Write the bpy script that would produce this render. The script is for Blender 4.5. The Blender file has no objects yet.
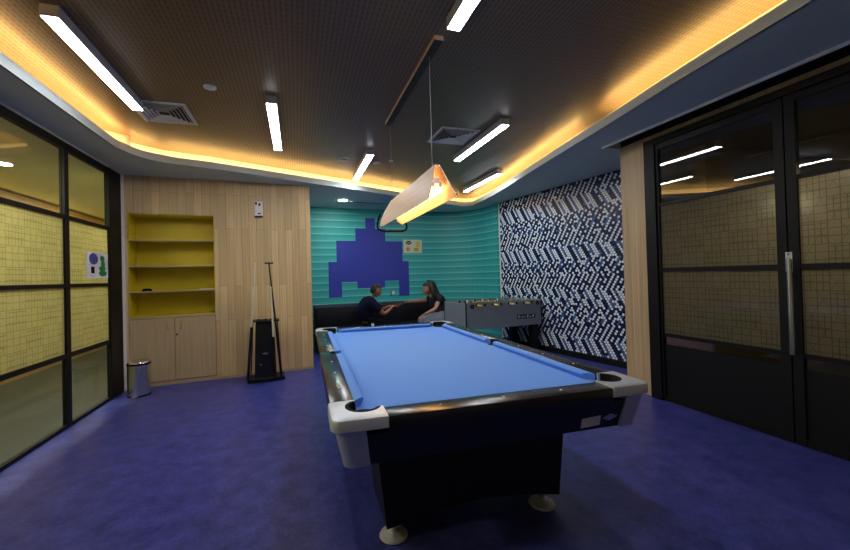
import bpy, bmesh, math, random
from mathutils import Vector, Matrix
random.seed(7)
PI = math.pi
col = bpy.context.scene.collection

# ------------------------------------------------------------------ materials
def nmat(name):
    m = bpy.data.materials.new(name); m.use_nodes = True
    nt = m.node_tree; b = nt.nodes['Principled BSDF']
    return m, nt, b
def lin(c):
    return tuple(((x/255)/12.92 if x/255 <= .04045 else ((x/255+.055)/1.055)**2.4) for x in c) + (1,)
def simple(name, c, rough=.5, metal=0, var=.12, scale=30, bump=0, spec=.5):
    m, nt, b = nmat(name)
    tc = nt.nodes.new('ShaderNodeTexCoord'); n = nt.nodes.new('ShaderNodeTexNoise')
    n.inputs['Scale'].default_value = scale; n.inputs['Detail'].default_value = 4
    nt.links.new(tc.outputs['Object'], n.inputs['Vector'])
    r = nt.nodes.new('ShaderNodeValToRGB')
    r.color_ramp.elements[0].color = tuple(x*(1-var) for x in c[:3])+(1,)
    r.color_ramp.elements[1].color = tuple(min(1, x*(1+var)) for x in c[:3])+(1,)
    r.color_ramp.elements[0].position = .3; r.color_ramp.elements[1].position = .7
    nt.links.new(n.outputs['Fac'], r.inputs['Fac']); nt.links.new(r.outputs['Color'], b.inputs['Base Color'])
    b.inputs['Roughness'].default_value = rough; b.inputs['Metallic'].default_value = metal
    b.inputs['Specular IOR Level'].default_value = spec
    if bump:
        bp = nt.nodes.new('ShaderNodeBump'); bp.inputs['Strength'].default_value = bump; bp.inputs['Distance'].default_value = .002
        nt.links.new(n.outputs['Fac'], bp.inputs['Height']); nt.links.new(bp.outputs['Normal'], b.inputs['Normal'])
    return m
def emis(name, c, s):
    m, nt, b = nmat(name)
    b.inputs['Base Color'].default_value = c; b.inputs['Emission Color'].default_value = c
    b.inputs['Emission Strength'].default_value = s
    return m
def math_node(nt, op, a, b=None, c=None):
    n = nt.nodes.new('ShaderNodeMath'); n.operation = op
    for i, v in enumerate((a, b, c)):
        if v is None: continue
        if isinstance(v, (int, float)): n.inputs[i].default_value = v
        else: nt.links.new(v, n.inputs[i])
    return n.outputs[0]
def mix_col(nt, fac, a, b, blend='MIX'):
    n = nt.nodes.new('ShaderNodeMix'); n.data_type = 'RGBA'; n.blend_type = blend
    for i, v in ((0, fac), (6, a), (7, b)):
        if isinstance(v, (int, float)): n.inputs[i].default_value = v
        elif isinstance(v, tuple): n.inputs[i].default_value = v
        else: nt.links.new(v, n.inputs[i])
    return n.outputs[2]
def coords(nt):
    tc = nt.nodes.new('ShaderNodeTexCoord'); s = nt.nodes.new('ShaderNodeSeparateXYZ')
    nt.links.new(tc.outputs['Object'], s.inputs[0]); return tc, s.outputs[0], s.outputs[1], s.outputs[2]
def combine(nt, x, y, z):
    c = nt.nodes.new('ShaderNodeCombineXYZ')
    for i, v in enumerate((x, y, z)):
        if isinstance(v, (int, float)): c.inputs[i].default_value = v
        else: nt.links.new(v, c.inputs[i])
    return c.outputs[0]
def wood(name, c1, c2, along='z', across='x', plank=.1, length=1.3, rough=.45, seam=.004, grain=.25, seamdark=.6):
    m, nt, b = nmat(name)
    tc, x, y, z = coords(nt); d = {'x': x, 'y': y, 'z': z}
    v = combine(nt, d[along], d[across], 0)
    br = nt.nodes.new('ShaderNodeTexBrick'); nt.links.new(v, br.inputs['Vector'])
    br.inputs['Scale'].default_value = 1; br.inputs['Brick Width'].default_value = length; br.inputs['Row Height'].default_value = plank
    br.inputs['Mortar Size'].default_value = seam*.5; br.inputs['Mortar Smooth'].default_value = .3; br.offset = .37; br.offset_frequency = 2
    br.inputs['Color1'].default_value = c1; br.inputs['Color2'].default_value = c2
    br.inputs['Mortar'].default_value = tuple(k*seamdark for k in c1[:3])+(1,)
    v2 = combine(nt, math_node(nt, 'MULTIPLY', d[along], 1.2), math_node(nt, 'MULTIPLY', d[across], 55), math_node(nt, 'MULTIPLY', d['y' if across == 'x' else 'x'], 2))
    n = nt.nodes.new('ShaderNodeTexNoise'); n.inputs['Scale'].default_value = 1; n.inputs['Detail'].default_value = 5
    nt.links.new(v2, n.inputs['Vector'])
    r = nt.nodes.new('ShaderNodeValToRGB'); g = 1-grain
    r.color_ramp.elements[0].color = (g, g, g, 1); r.color_ramp.elements[1].color = (1, 1, 1, 1)
    r.color_ramp.elements[0].position = .3; r.color_ramp.elements[1].position = .65
    nt.links.new(n.outputs['Fac'], r.inputs['Fac'])
    nt.links.new(mix_col(nt, 1.0, br.outputs['Color'], r.outputs['Color'], 'MULTIPLY'), b.inputs['Base Color'])
    b.inputs['Roughness'].default_value = rough
    return m

def floor_mat():
    m, nt, b = nmat('blue_marbled_linoleum')
    tc = nt.nodes.new('ShaderNodeTexCoord')
    n = nt.nodes.new('ShaderNodeTexNoise'); n.inputs['Scale'].default_value = 7; n.inputs['Detail'].default_value = 8; n.inputs['Roughness'].default_value = .7
    n2 = nt.nodes.new('ShaderNodeTexNoise'); n2.inputs['Scale'].default_value = 60; n2.inputs['Detail'].default_value = 3
    nt.links.new(tc.outputs['Object'], n.inputs['Vector']); nt.links.new(tc.outputs['Object'], n2.inputs['Vector'])
    r = nt.nodes.new('ShaderNodeValToRGB')
    r.color_ramp.elements[0].position = .32; r.color_ramp.elements[0].color = (.022, .034, .17, 1)
    r.color_ramp.elements[1].position = .68; r.color_ramp.elements[1].color = (.076, .084, .39, 1)
    nt.links.new(n.outputs['Fac'], r.inputs['Fac'])
    r2 = nt.nodes.new('ShaderNodeValToRGB')
    r2.color_ramp.elements[0].position = .35; r2.color_ramp.elements[0].color = (.78, .78, .78, 1)
    r2.color_ramp.elements[1].position = .65; r2.color_ramp.elements[1].color = (1.1, 1.1, 1.1, 1)
    nt.links.new(n2.outputs['Fac'], r2.inputs['Fac'])
    nt.links.new(mix_col(nt, 1.0, r.outputs['Color'], r2.outputs['Color'], 'MULTIPLY'), b.inputs['Base Color'])
    b.inputs['Roughness'].default_value = .33; b.inputs['Specular IOR Level'].default_value = .35
    bp = nt.nodes.new('ShaderNodeBump'); bp.inputs['Strength'].default_value = .15; bp.inputs['Distance'].default_value = .002
    nt.links.new(n.outputs['Fac'], bp.inputs['Height']); nt.links.new(bp.outputs['Normal'], b.inputs['Normal'])
    return m
def slat_mat():
    m, nt, b = nmat('slatted_walnut_ceiling')
    tc, x, y, z = coords(nt)
    f = math_node(nt, 'FRACT', math_node(nt, 'DIVIDE', x, .032))
    groove = math_node(nt, 'LESS_THAN', f, .3)
    sh = math_node(nt, 'FRACT', math_node(nt, 'DIVIDE', y, .048))
    hole = math_node(nt, 'MULTIPLY', groove, math_node(nt, 'GREATER_THAN', sh, .25))
    n = nt.nodes.new('ShaderNodeTexNoise'); n.inputs['Scale'].default_value = 1.5; n.inputs['Detail'].default_value = 4
    nt.links.new(combine(nt, math_node(nt, 'MULTIPLY', x, 30), y, 0), n.inputs['Vector'])
    base = mix_col(nt, n.outputs['Fac'], (.16, .105, .065, 1), (.23, .15, .092, 1))
    nt.links.new(mix_col(nt, hole, base, (.085, .055, .036, 1)), b.inputs['Base Color'])
    b.inputs['Roughness'].default_value = .4
    return m
def teal_mat():
    m, nt, b = nmat('teal_striped_wallpaper')
    tc, x, y, z = coords(nt)
    f = math_node(nt, 'FRACT', math_node(nt, 'DIVIDE', math_node(nt, 'ADD', z, .008), .1415))
    line = math_node(nt, 'LESS_THAN', f, .13)
    ramp = nt.nodes.new('ShaderNodeValToRGB')
    ramp.color_ramp.elements[0].color = (.06, .56, .50, 1); ramp.color_ramp.elements[1].color = (.030, .33, .36, 1)
    nt.links.new(f, ramp.inputs['Fac'])
    g = math_node(nt, 'LESS_THAN', math_node(nt, 'FRACT', math_node(nt, 'DIVIDE', x, .0705)), .06)
    c = mix_col(nt, math_node(nt, 'MULTIPLY', g, .25), ramp.outputs['Color'], (.01, .10, .13, 1))
    nt.links.new(mix_col(nt, math_node(nt, 'MULTIPLY', line, .6), c, (.28, .75, .68, 1)), b.inputs['Base Color'])
    b.inputs['Roughness'].default_value = .45
    return m
def mural_mat():
    m, nt, b = nmat('royal_blue_mural_print')
    tc, x, y, z = coords(nt)
    g1 = math_node(nt, 'LESS_THAN', math_node(nt, 'FRACT', math_node(nt, 'DIVIDE', x, .0705)), .08)
    g2 = math_node(nt, 'LESS_THAN', math_node(nt, 'FRACT', math_node(nt, 'DIVIDE', z, .0705)), .08)
    g = math_node(nt, 'MAXIMUM', g1, g2)
    nt.links.new(mix_col(nt, math_node(nt, 'MULTIPLY', g, .5), (.035, .05, .40, 1), (.02, .03, .22, 1)), b.inputs['Base Color'])
    b.inputs['Roughness'].default_value = .5
    return m
def front_fresnel(nt, ior):
    # thin pane: only the outer faces mirror, so looking out through the back face stays clear
    f = nt.nodes.new('ShaderNodeFresnel'); f.inputs[0].default_value = ior; g = nt.nodes.new('ShaderNodeNewGeometry')
    return math_node(nt, 'MULTIPLY', f.outputs[0], math_node(nt, 'SUBTRACT', 1, g.outputs['Backfacing']))
def film_mat(name, tint, lines, trans=.12):
    # patterned frosted film on glass: scatters light through, a little clear, glossy face
    m, nt, b = nmat(name); nt.nodes.remove(b); out = nt.nodes['Material Output']
    tc, x, y, z = coords(nt)
    def grid(u, p, off, w):
        f = math_node(nt, 'FRACT', math_node(nt, 'ADD', math_node(nt, 'DIVIDE', u, p), off)); return math_node(nt, 'LESS_THAN', f, w)
    d1 = math_node(nt, 'ADD', y, math_node(nt, 'MULTIPLY', z, .577)); d2 = math_node(nt, 'SUBTRACT', y, math_node(nt, 'MULTIPLY', z, .577))
    L = None
    cell = math_node(nt, 'FRACT', math_node(nt, 'DIVIDE', math_node(nt, 'ADD', math_node(nt, 'FLOOR', math_node(nt, 'DIVIDE', y, .21)), math_node(nt, 'FLOOR', math_node(nt, 'DIVIDE', z, .17))), 2))
    alt = math_node(nt, 'GREATER_THAN', cell, .25)
    a = math_node(nt, 'MAXIMUM', grid(y, .07, 0, .07), grid(z, .0566, 0, .08))
    a2 = math_node(nt, 'MAXIMUM', grid(y, .07, .5, .07), grid(z, .085, .25, .06))
    dg = math_node(nt, 'MULTIPLY', math_node(nt, 'MAXIMUM', grid(d1, .14, .1, .03), grid(d2, .14, .4, .03)), .6)
    L = math_node(nt, 'MAXIMUM', math_node(nt, 'MAXIMUM', a, math_node(nt, 'MULTIPLY', a2, alt)), dg)
    colr = mix_col(nt, L, tint, lines)
    tr = nt.nodes.new('ShaderNodeBsdfTranslucent'); nt.links.new(colr, tr.inputs['Color'])
    df = nt.nodes.new('ShaderNodeBsdfDiffuse'); nt.links.new(colr, df.inputs['Color'])
    tp = nt.nodes.new('ShaderNodeBsdfTransparent'); gl = nt.nodes.new('ShaderNodeBsdfGlossy'); gl.inputs['Roughness'].default_value = .12
    m1 = nt.nodes.new('ShaderNodeMixShader'); m1.inputs[0].default_value = .22; nt.links.new(tr.outputs[0], m1.inputs[1]); nt.links.new(df.outputs[0], m1.inputs[2])
    m2 = nt.nodes.new('ShaderNodeMixShader'); m2.inputs[0].default_value = trans; nt.links.new(m1.outputs[0], m2.inputs[1]); nt.links.new(tp.outputs[0], m2.inputs[2])
    fr = front_fresnel(nt, 1.45)
    m3 = nt.nodes.new('ShaderNodeMixShader'); nt.links.new(fr, m3.inputs[0]); nt.links.new(m2.outputs[0], m3.inputs[1]); nt.links.new(gl.outputs[0], m3.inputs[2])
    nt.links.new(m3.outputs[0], out.inputs['Surface']); return m
def clear_mat(name='clear_glass', tint=(.92, .96, .93, 1), ior=1.6):
    m, nt, b = nmat(name); nt.nodes.remove(b); out = nt.nodes['Material Output']
    tp = nt.nodes.new('ShaderNodeBsdfTransparent'); tp.inputs[0].default_value = tint
    gl = nt.nodes.new('ShaderNodeBsdfGlossy'); gl.inputs['Roughness'].default_value = .01
    fr = front_fresnel(nt, ior)
    m3 = nt.nodes.new('ShaderNodeMixShader'); nt.links.new(fr, m3.inputs[0]); nt.links.new(tp.outputs[0], m3.inputs[1]); nt.links.new(gl.outputs[0], m3.inputs[2])
    nt.links.new(m3.outputs[0], out.inputs['Surface']); return m

M = dict(
    floor=floor_mat(), slat=slat_mat(), teal=teal_mat(), mural=mural_mat(),
    soffit=simple('painted_gypsum', (.52, .62, .60, 1), .7, var=.03), white=simple('white_paint', (.7, .7, .7, 1), .6, var=.03),
    grey=simple('grey_paint', (.30, .31, .33, 1), .6, var=.03),
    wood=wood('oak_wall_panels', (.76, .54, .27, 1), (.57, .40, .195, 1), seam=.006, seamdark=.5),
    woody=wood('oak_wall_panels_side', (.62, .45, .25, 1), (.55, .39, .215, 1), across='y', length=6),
    door_wood=wood('oak_veneer_doors', (.60, .44, .235, 1), (.57, .415, .22, 1), plank=.6, length=5, grain=.2),
    edge_wood=wood('pale_edge_veneer', (.56, .42, .22, 1), (.5, .38, .2, 1), along='x', across='z', plank=.3, length=4, seam=0),
    lime=simple('lime_yellow_laminate', (.62, .48, .008, 1), .45, var=.04),
    black=simple('black_powder_coat', (.006, .006, .007, 1), .5, var=.1, spec=.25),
    gloss=simple('black_gloss_laminate', (.010, .009, .009, 1), .24, var=.05),
    matt=simple('black_matt_laminate', (.006, .006, .007, 1), .45, var=.05, spec=.3),
    cloth=simple('blue_billiard_cloth', (.125, .30, .80, 1), .85, var=.05, scale=400, bump=.05, spec=.1),
    cast=simple('silver_casting', (.56, .60, .68, 1), .42, .5, var=.03), steel=simple('brushed_steel', (.72, .73, .70, 1), .27, 1, var=.08, scale=80),
    alu=simple('satin_aluminium', (.55, .57, .58, 1), .5, .4, var=.05), canopy_shade=simple('shaded_canopy_wood', (.03, .025, .018, 1), .5), rubber=simple('black_rubber', (.006, .006, .008, 1), .8, spec=.15), pearl=simple('pearl_inlay', (.8, .8, .75, 1), .3),
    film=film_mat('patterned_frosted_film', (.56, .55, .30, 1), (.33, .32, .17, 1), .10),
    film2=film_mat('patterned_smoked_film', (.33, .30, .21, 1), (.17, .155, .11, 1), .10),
    glass=clear_mat(), 
    glass2=clear_mat('smoked_glass', (.60, .58, .50, 1), 2.2),
    lamp=emis('cool_white_diffuser', (.93, .95, 1, 1), 27), housing=simple('grey_aluminium_housing', (.42, .42, .46, 1), .5, var=.04), cove_c=emis('corridor_led_tape', (1, .60, .15, 1), 2), cove=emis('warm_led_tape', (1, .60, .19, 1), 12),
    pend=emis('warm_lamp_diffuser', (1, .55, .17, 1), 11), down=emis('downlight_lens', (.85, 1, .92, 1), 85), warmdown=emis('warm_downlight_lens', (1, .88, .6, 1), 14),
    ply=wood('lamp_plywood', (.74, .53, .37, 1), (.72, .51, .35, 1), along='y', across='z', plank=1, length=8, seam=0, grain=.15),
    foos=simple('grey_laminate', (.19, .23, .27, 1), .4, var=.06, scale=12), yellow=simple('yellow_plastic', (.62, .46, .12, 1), .5),
    navy=simple('navy_print', (.01, .015, .05, 1), .4), brightwhite=simple('bright_white_trim', (.9, .92, .93, 1), .5, var=.02), paper=simple('white_paper', (.75, .75, .72, 1), .6, var=.03),
    cream=simple('cream_print', (.70, .72, .50, 1), .6, var=.05), orangep=simple('orange_print', (.75, .30, .12, 1), .6), lime_p=simple('olive_green_print', (.42, .42, .05, 1), .6), goldp=simple('gold_print', (.75, .55, .10, 1), .6),
    bluep=simple('blue_print', (.06, .08, .32, 1), .5), greenp=simple('green_print', (.02, .22, .07, 1), .5),
    sofa=simple('black_leatherette', (.006, .006, .010, 1), .6, spec=.25), ledge=simple('blue_grey_ledge', (.05, .07, .11, 1), .5),
    corr_floor=wood('grey_olive_vinyl_planks', (.030, .036, .022, 1), (.014, .018, .011, 1), along='y', across='x', plank=.15, length=1.2, rough=.6),
    corr_wall=wood('corridor_wood', (.26, .165, .06, 1), (.30, .19, .07, 1), across='y'), corr_ceil=simple('corridor_ceiling_paint', (.52, .53, .33, 1), .6, var=.04),
    dark=simple('dark_room_paint', (.20, .16, .11, 1), .6), 
    t_white=simple('white_hexagon_tile', (.78, .88, .95, 1), .25, var=.05), t_navy=simple('navy_hexagon_tile', (.012, .02, .075, 1), .25), t_blue=simple('denim_blue_hexagon_tile', (.07, .16, .36, 1), .25),
    skin=simple('brown_skin', (.30, .135, .07, 1), .5, var=.06), skin2=simple('light_brown_skin', (.42, .21, .12, 1), .5, var=.06), hair=simple('black_hair', (.008, .006, .006, 1), .45, scale=200), shirt=simple('dark_navy_shirt', (.008, .008, .026, 1), .9, spec=.1), topf=simple('black_knit_top', (.006, .008, .016, 1), .85),
    jeans=simple('light_denim', (.24, .28, .36, 1), .85), trousers=simple('dark_trousers', (.004, .004, .006, 1), .9, spec=.1), eye=simple('eye_white', (.3, .28, .26, 1), .5), lips=simple('lips', (.25, .07, .06, 1), .5), redp=simple('dark_red_plastic', (.30, .02, .02, 1), .4),
)

# ------------------------------------------------------------------ helpers
def link(name, bm, mats, parent=None, smooth=False, mw=None, recalc=True):
    me = bpy.data.meshes.new(name)
    if recalc: bmesh.ops.recalc_face_normals(bm, faces=bm.faces)
    bm.to_mesh(me); bm.free()
    for m in (mats if isinstance(mats, (list, tuple)) else [mats]): me.materials.append(m)
    if smooth:
        for p in me.polygons: p.use_smooth = True
        try: me.set_sharp_from_angle(angle=math.radians(35))
        except Exception: pass
    o = bpy.data.objects.new(name, me); col.objects.link(o)
    if parent is not None: o.parent = parent
    return o
def tag(o, label, cat, group=None, kind=None):
    o['label'] = label; o['category'] = cat
    if group: o['group'] = group
    if kind: o['kind'] = kind
    return o
def thing(name, label, cat, loc=(0, 0, 0), rz=0, group=None):
    o = bpy.data.objects.new(name, None); col.objects.link(o); o.location = loc; o.rotation_euler = (0, 0, rz); o.empty_display_size = .1
    return tag(o, label, cat, group)
def structure(o): o['kind'] = 'structure'; return o
def dup(o, parent=None):
    c = o.copy(); col.objects.link(c)
    if parent is not None: c.parent = parent
    for ch in list(o.children): dup(ch, c)
    return c
def B(): return bmesh.new()
def box(bm, x0, x1, y0, y1, z0, z1, bevel=0, mi=0):
    vs = [bm.verts.new((x, y, z)) for z in (z0, z1) for x, y in ((x0, y0), (x1, y0), (x1, y1), (x0, y1))]
    fs = [bm.faces.new([vs[i] for i in f]) for f in ((3, 2, 1, 0), (4, 5, 6, 7), (0, 1, 5, 4), (1, 2, 6, 5), (2, 3, 7, 6), (3, 0, 4, 7))]
    for f in fs: f.material_index = mi
    if bevel:
        es = list({e for f in fs for e in f.edges}); bmesh.ops.bevel(bm, geom=es, offset=bevel, segments=2, affect='EDGES', profile=.5)
    return fs
def prism(bm, pts, z0, z1, mi=0, pts2=None):
    a = [bm.verts.new((p[0], p[1], z0)) for p in pts]; b = [bm.verts.new((p[0], p[1], z1)) for p in (pts2 or pts)]
    n = len(pts); fs = [bm.faces.new(a[::-1]), bm.faces.new(b)] + [bm.faces.new((a[i], a[(i+1) % n], b[(i+1) % n], b[i])) for i in range(n)]
    for f in fs: f.material_index = mi
    return fs
def loft(bm, rings, closed=True, mi=0, cap=True):
    vr = [[bm.verts.new(p) for p in r] for r in rings]; n = len(vr[0])
    for a, b in zip(vr, vr[1:]):
        for i in range(n if closed else n-1):
            f = bm.faces.new((a[i], a[(i+1) % n], b[(i+1) % n], b[i])); f.material_index = mi
    if cap and closed:
        for r in (vr[0][::-1], vr[-1]): f = bm.faces.new(r); f.material_index = mi
    return vr
def tube(bm, pts, r, seg=8, mi=0):
    pts = [Vector(p) for p in pts]; rs = r if isinstance(r, (list, tuple)) else [r]*len(pts); rings = []
    for i, p in enumerate(pts):
        d = (pts[min(i+1, len(pts)-1)]-pts[max(i-1, 0)]).normalized()
        u = d.cross(Vector((0, 0, 1)))
        if u.length < .05: u = d.cross(Vector((0, 1, 0)))
        u.normalize(); v = d.cross(u)
        rings.append([p+(u*math.cos(2*PI*k/seg)+v*math.sin(2*PI*k/seg))*rs[i] for k in range(seg)])
    loft(bm, rings, mi=mi)
def lathe(bm, prof, cx=0, cy=0, seg=24, mi=0):
    rings = [[(cx+r*math.cos(2*PI*k/seg), cy+r*math.sin(2*PI*k/seg), z) for k in range(seg)] for r, z in prof]
    loft(bm, rings, mi=mi)
def catmull(P, n=6):
    out = []
    for i in range(len(P)-1):
        p0, p1, p2, p3 = [Vector(P[min(max(j, 0), len(P)-1)]) for j in (i-1, i, i+1, i+2)]
        for k in range(n):
            t = k/n; out.append(.5*((2*p1)+(p2-p0)*t+(2*p0-5*p1+4*p2-p3)*t*t+(3*p1-p0-3*p2+p3)*t**3))
    out.append(Vector(P[-1])); return out
def text_mesh(name, s, size, mat, parent, loc, rot, extrude=.0008, spacing=1):
    c = bpy.data.curves.new(name, 'FONT'); c.body = s; c.size = size; c.extrude = extrude; c.align_x = 'CENTER'; c.align_y = 'CENTER'; c.space_line = spacing
    t = bpy.data.objects.new(name, c); col.objects.link(t)
    dg = bpy.context.evaluated_depsgraph_get(); me = bpy.data.meshes.new_from_object(t.evaluated_get(dg))
    bpy.data.objects.remove(t); me.materials.clear(); me.materials.append(mat)
    o = bpy.data.objects.new(name, me); col.objects.link(o); o.location = loc; o.rotation_euler = rot; o.parent = parent
    return o

# ------------------------------------------------------------------ camera
H = 1.3813
R = ((.9608, -.2756, -.0275), (.0225, -.0180, .9996), (.2766, .9611, .01095))
r2 = Vector((0, 0, 0)); 
yaw, pitch, roll = .28025518, .01095151, -.02651377
fwd = Vector((math.sin(yaw)*math.cos(pitch), math.cos(yaw)*math.cos(pitch), math.sin(pitch)))
rt = Vector((math.cos(yaw), -math.sin(yaw), 0)); up = rt.cross(fwd)
rt2 = rt*math.cos(roll)+up*math.sin(roll); up2 = -rt*math.sin(roll)+up*math.cos(roll)
cam = bpy.data.cameras.new('camera'); co = bpy.data.objects.new('camera', cam); col.objects.link(co)
mw = Matrix((rt2, up2, -fwd)).transposed().to_4x4(); mw.translation = (0, 0, H); co.matrix_world = mw
cam.sensor_width = 36; cam.lens = 15.486; cam.shift_x = .02665; cam.shift_y = -.00386; cam.clip_start = .05
sc = bpy.context.scene; sc.camera = co
sc.view_settings.view_transform = 'Standard'; sc.view_settings.look = 'None'; sc.view_settings.gamma = 1; sc.view_settings.use_curve_mapping = False
sc.view_settings.exposure = .85
w = bpy.data.worlds.new('night'); sc.world = w; w.use_nodes = True; w.node_tree.nodes['Background'].inputs[0].default_value = (.02, .02, .025, 1); w.node_tree.nodes['Background'].inputs[1].default_value = .3

# ------------------------------------------------------------------ room shell
XL, XR = -2.15, 3.68
YB = -3.0
WA = math.atan2(.22, 2.35)        # the panelled wall runs slightly skewed
bm = B(); box(bm, -2.25, 4.75, YB-.1, 8.4, -.06, 0); structure(link('floor', bm, M['floor']))
# slatted ceiling panel
bm = B(); box(bm, -2.30, 4.75, YB-.1, 8.4, 3.0, 3.05); structure(link('ceiling', bm, M['slat']))
# soffit with curved opening
lip = [(-1.79, -2.4), (-1.79, 2.0), (-1.79, 4.25), (-1.765, 4.52), (-1.68, 4.75), (-1.52, 4.90), (-1.30, 5.0), (-.9, 5.13), (0.05, 5.53), (1.0, 5.93), (1.65, 6.23), (2.4, 6.56), (3.1, 6.86),
       (3.36, 6.96), (3.5, 6.92), (3.53, 6.75), (3.44, 5.8), (3.23, 4.6), (3.06, 3.6), (2.93, 2.8), (2.79, 2.0), (2.68, 1.2), (2.45, -.2), (2.05, -2.4)]
lipc = [(p.x, p.y) for p in catmull([(a, b, 0) for a, b in lip], 5)]
def ribbon(bm, pts, off0, off1, z0, z1, closed=True):
    n = len(pts); nor = []
    for i in range(n):
        a = Vector(pts[(i-1) % n]); c = Vector(pts[(i+1) % n]); d = (c-a).normalized(); nor.append(Vector((-d.y, d.x)))
    def off(o): return [(Vector(pts[i])+nor[i]*o) for i in range(n)]
    A, Bq = off(off0), off(off1)
    rings = [[(A[i].x, A[i].y, z0), (A[i].x, A[i].y, z1), (Bq[i].x, Bq[i].y, z1), (Bq[i].x, Bq[i].y, z0)] for i in range(n)]
    if closed: rings.append(rings[0]); loft(bm, rings, cap=False)
    else: loft(bm, rings)
# signed: the loop runs clockwise (up the left side, across the back, down the right): left normal points outwards
def soffit():
    bm = B()
    outer = [(-2.25, YB-.1), (3.42, YB-.1), (3.42, 3.38), (4.75, 3.38), (4.75, 8.4), (-2.25, 8.4)]
    for z in (2.80, 2.815):
        vo = [bm.verts.new((x, y, z)) for x, y in outer]; vi = [bm.verts.new((x, y, z)) for x, y in lipc]
        es = [bm.edges.new((v[i], v[(i+1) % len(v)])) for v in (vo, vi) for i in range(len(v))]
        bmesh.ops.triangle_fill(bm, use_beauty=True, use_dissolve=False, edges=es, normal=(0, 0, -1))
    # drop any triangles that were filled inside the opening
    def inside(x, y):
        c = False; n = len(lipc)
        for i in range(n):
            x1, y1 = lipc[i]; x2, y2 = lipc[(i+1) % n]
            if (y1 > y) != (y2 > y) and x < (x2-x1)*(y-y1)/(y2-y1)+x1: c = not c
        return c
    bad = [f for f in bm.faces if inside(f.calc_center_median().x, f.calc_center_median().y)]
    bmesh.ops.delete(bm, geom=bad, context='FACES_ONLY')
    ribbon(bm, lipc, 0, .018, 2.80, 2.885)
    box(bm, 3.405, 3.42, YB, 3.38, 2.8005, 2.87)        # trim edge of the slot beside the doors
    box(bm, 3.40, 4.75, 3.38, 3.39, 2.80, 2.87)
    return bm
structure(link('ceiling_soffit', soffit(), M['soffit'], recalc=True))
bm = B(); ribbon(bm, lipc, .17, .185, 2.815, 3.0); structure(link('ceiling_cove_upstand', bm, M['white']))
bm = B(); box(bm, 3.421, 3.78, YB, 3.38, 2.86, 2.88); structure(link('ceiling_slot', bm, M['matt']))  # cap coloured black to give the shade inside the slot
bm = B(); box(bm, 3.398, 3.412, YB, 3.385, 2.776, 2.7995); structure(link('trim_3', bm, M['brightwhite']))
bm = B(); box(bm, 3.672, 3.6795, YB, 3.379, 2.812, 2.859); structure(link('slot_dark_strip', bm, M['matt']))  # black strip along the wall top inside the slot
# led tape lying in the cove, in three runs
def run(i0, i1, label):
    n = len(lipc); pts = lipc[i0:i1]; bm = B(); nor = []
    m = len(pts)
    for i in range(m):
        a = Vector(pts[max(i-1, 0)]); c = Vector(pts[min(i+1, m-1)]); d = (c-a).normalized(); nor.append(Vector((-d.y, d.x)))
    rings = []
    for p, q in zip(pts, nor):
        a = Vector(p)+q*.060; b = Vector(p)+q*.085
        rings.append([(a.x, a.y, 2.8155), (a.x, a.y, 2.868), (b.x, b.y, 2.868), (b.x, b.y, 2.8155)])
    loft(bm, rings); tag(link('cove_light_strip', bm, M['cove']), label, 'light strip', 'warm light strips in the ceiling cove')
k = {i: i*5 for i in range(len(lip))}
run(k[0], k[5]+1, 'warm amber light strip in the ceiling cove above the left glass wall')
run(k[5]+2, k[13], 'warm amber light strip in the cove running across the back of the room')
run(k[14], k[18]+2, 'warm amber light strip in the cove above the blue hexagon wall')
run(k[18]+4, k[23], 'warm amber light strip in the ceiling cove above the glass doors')

# back of the camera, hidden but part of the room
bm = B(); box(bm, -2.25, 3.78, YB-.1, YB, 0, 3.0); structure(link('wall_back', bm, M['white']))
# strip above glazing, wall end left
bm = B(); box(bm, XL-.1, XL, YB, 5.6, 2.775, 2.80); box(bm, XL-.1, XL+.003, 5.471, 5.62, 0, 2.7995); box(bm, XL-.1, XL, YB, -1.3, 0, 2.775); structure(link('wall_left', bm, M['white']))
# ---- panelled wall with bookcase niche (local frame: origin at left corner, x along wall, y into the wall)
wp = bpy.data.objects.new('wall_panelled', None); col.objects.link(wp); wp.location = (XL, 5.57, 0); wp.rotation_euler = (0, 0, WA); structure(wp)
WL = 2.372
N0, N1 = .03, 1.045
bm = B()
box(bm, 0, N0, 0, .4, 0, 2.80); box(bm, N1, WL, 0, .4, 0, 2.80); box(bm, N0, N1, 0, .4, 2.295, 2.80); box(bm, N0, N1, .36, .4, 0, 2.295)
link('panelling', bm, M['wood'], wp)
bm = B(); box(bm, N1, WL, -.008, 0, 0, .035); link('baseboard', bm, M['edge_wood'], wp)
cab = thing('built_in_bookcase', 'lime yellow open shelving over two oak doors, recessed in the panelled wall', 'bookcase', (XL, 5.57, 0), WA)
g = .003
bm = B()
box(bm, N0+g, N0+.010, .010, .34, .925, 2.29); box(bm, N1-.010, N1-g, .010, .34, .925, 2.29); box(bm, N0+.010, N1-.010, .325, .34, .925, 2.29)
box(bm, N0+.010, N1-.010, .010, .325, 2.284, 2.29); box(bm, N0+.010, N1-.010, .010, .325, .925, .931)
link('niche_lining', bm, M['lime'], cab)
bm = B(); box(bm, N0+g, N1-g, .012, .34, .055, .922); link('cupboard_body', bm, M['matt'], cab)
bm = B(); box(bm, N0+g, N1-g, .004, .34, 0, .05); link('plinth', bm, M['edge_wood'], cab)
bm = B(); box(bm, N0+g, N1-g, -.004, .010, .898, .925); link('counter_edge', bm, M['edge_wood'], cab)
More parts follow.
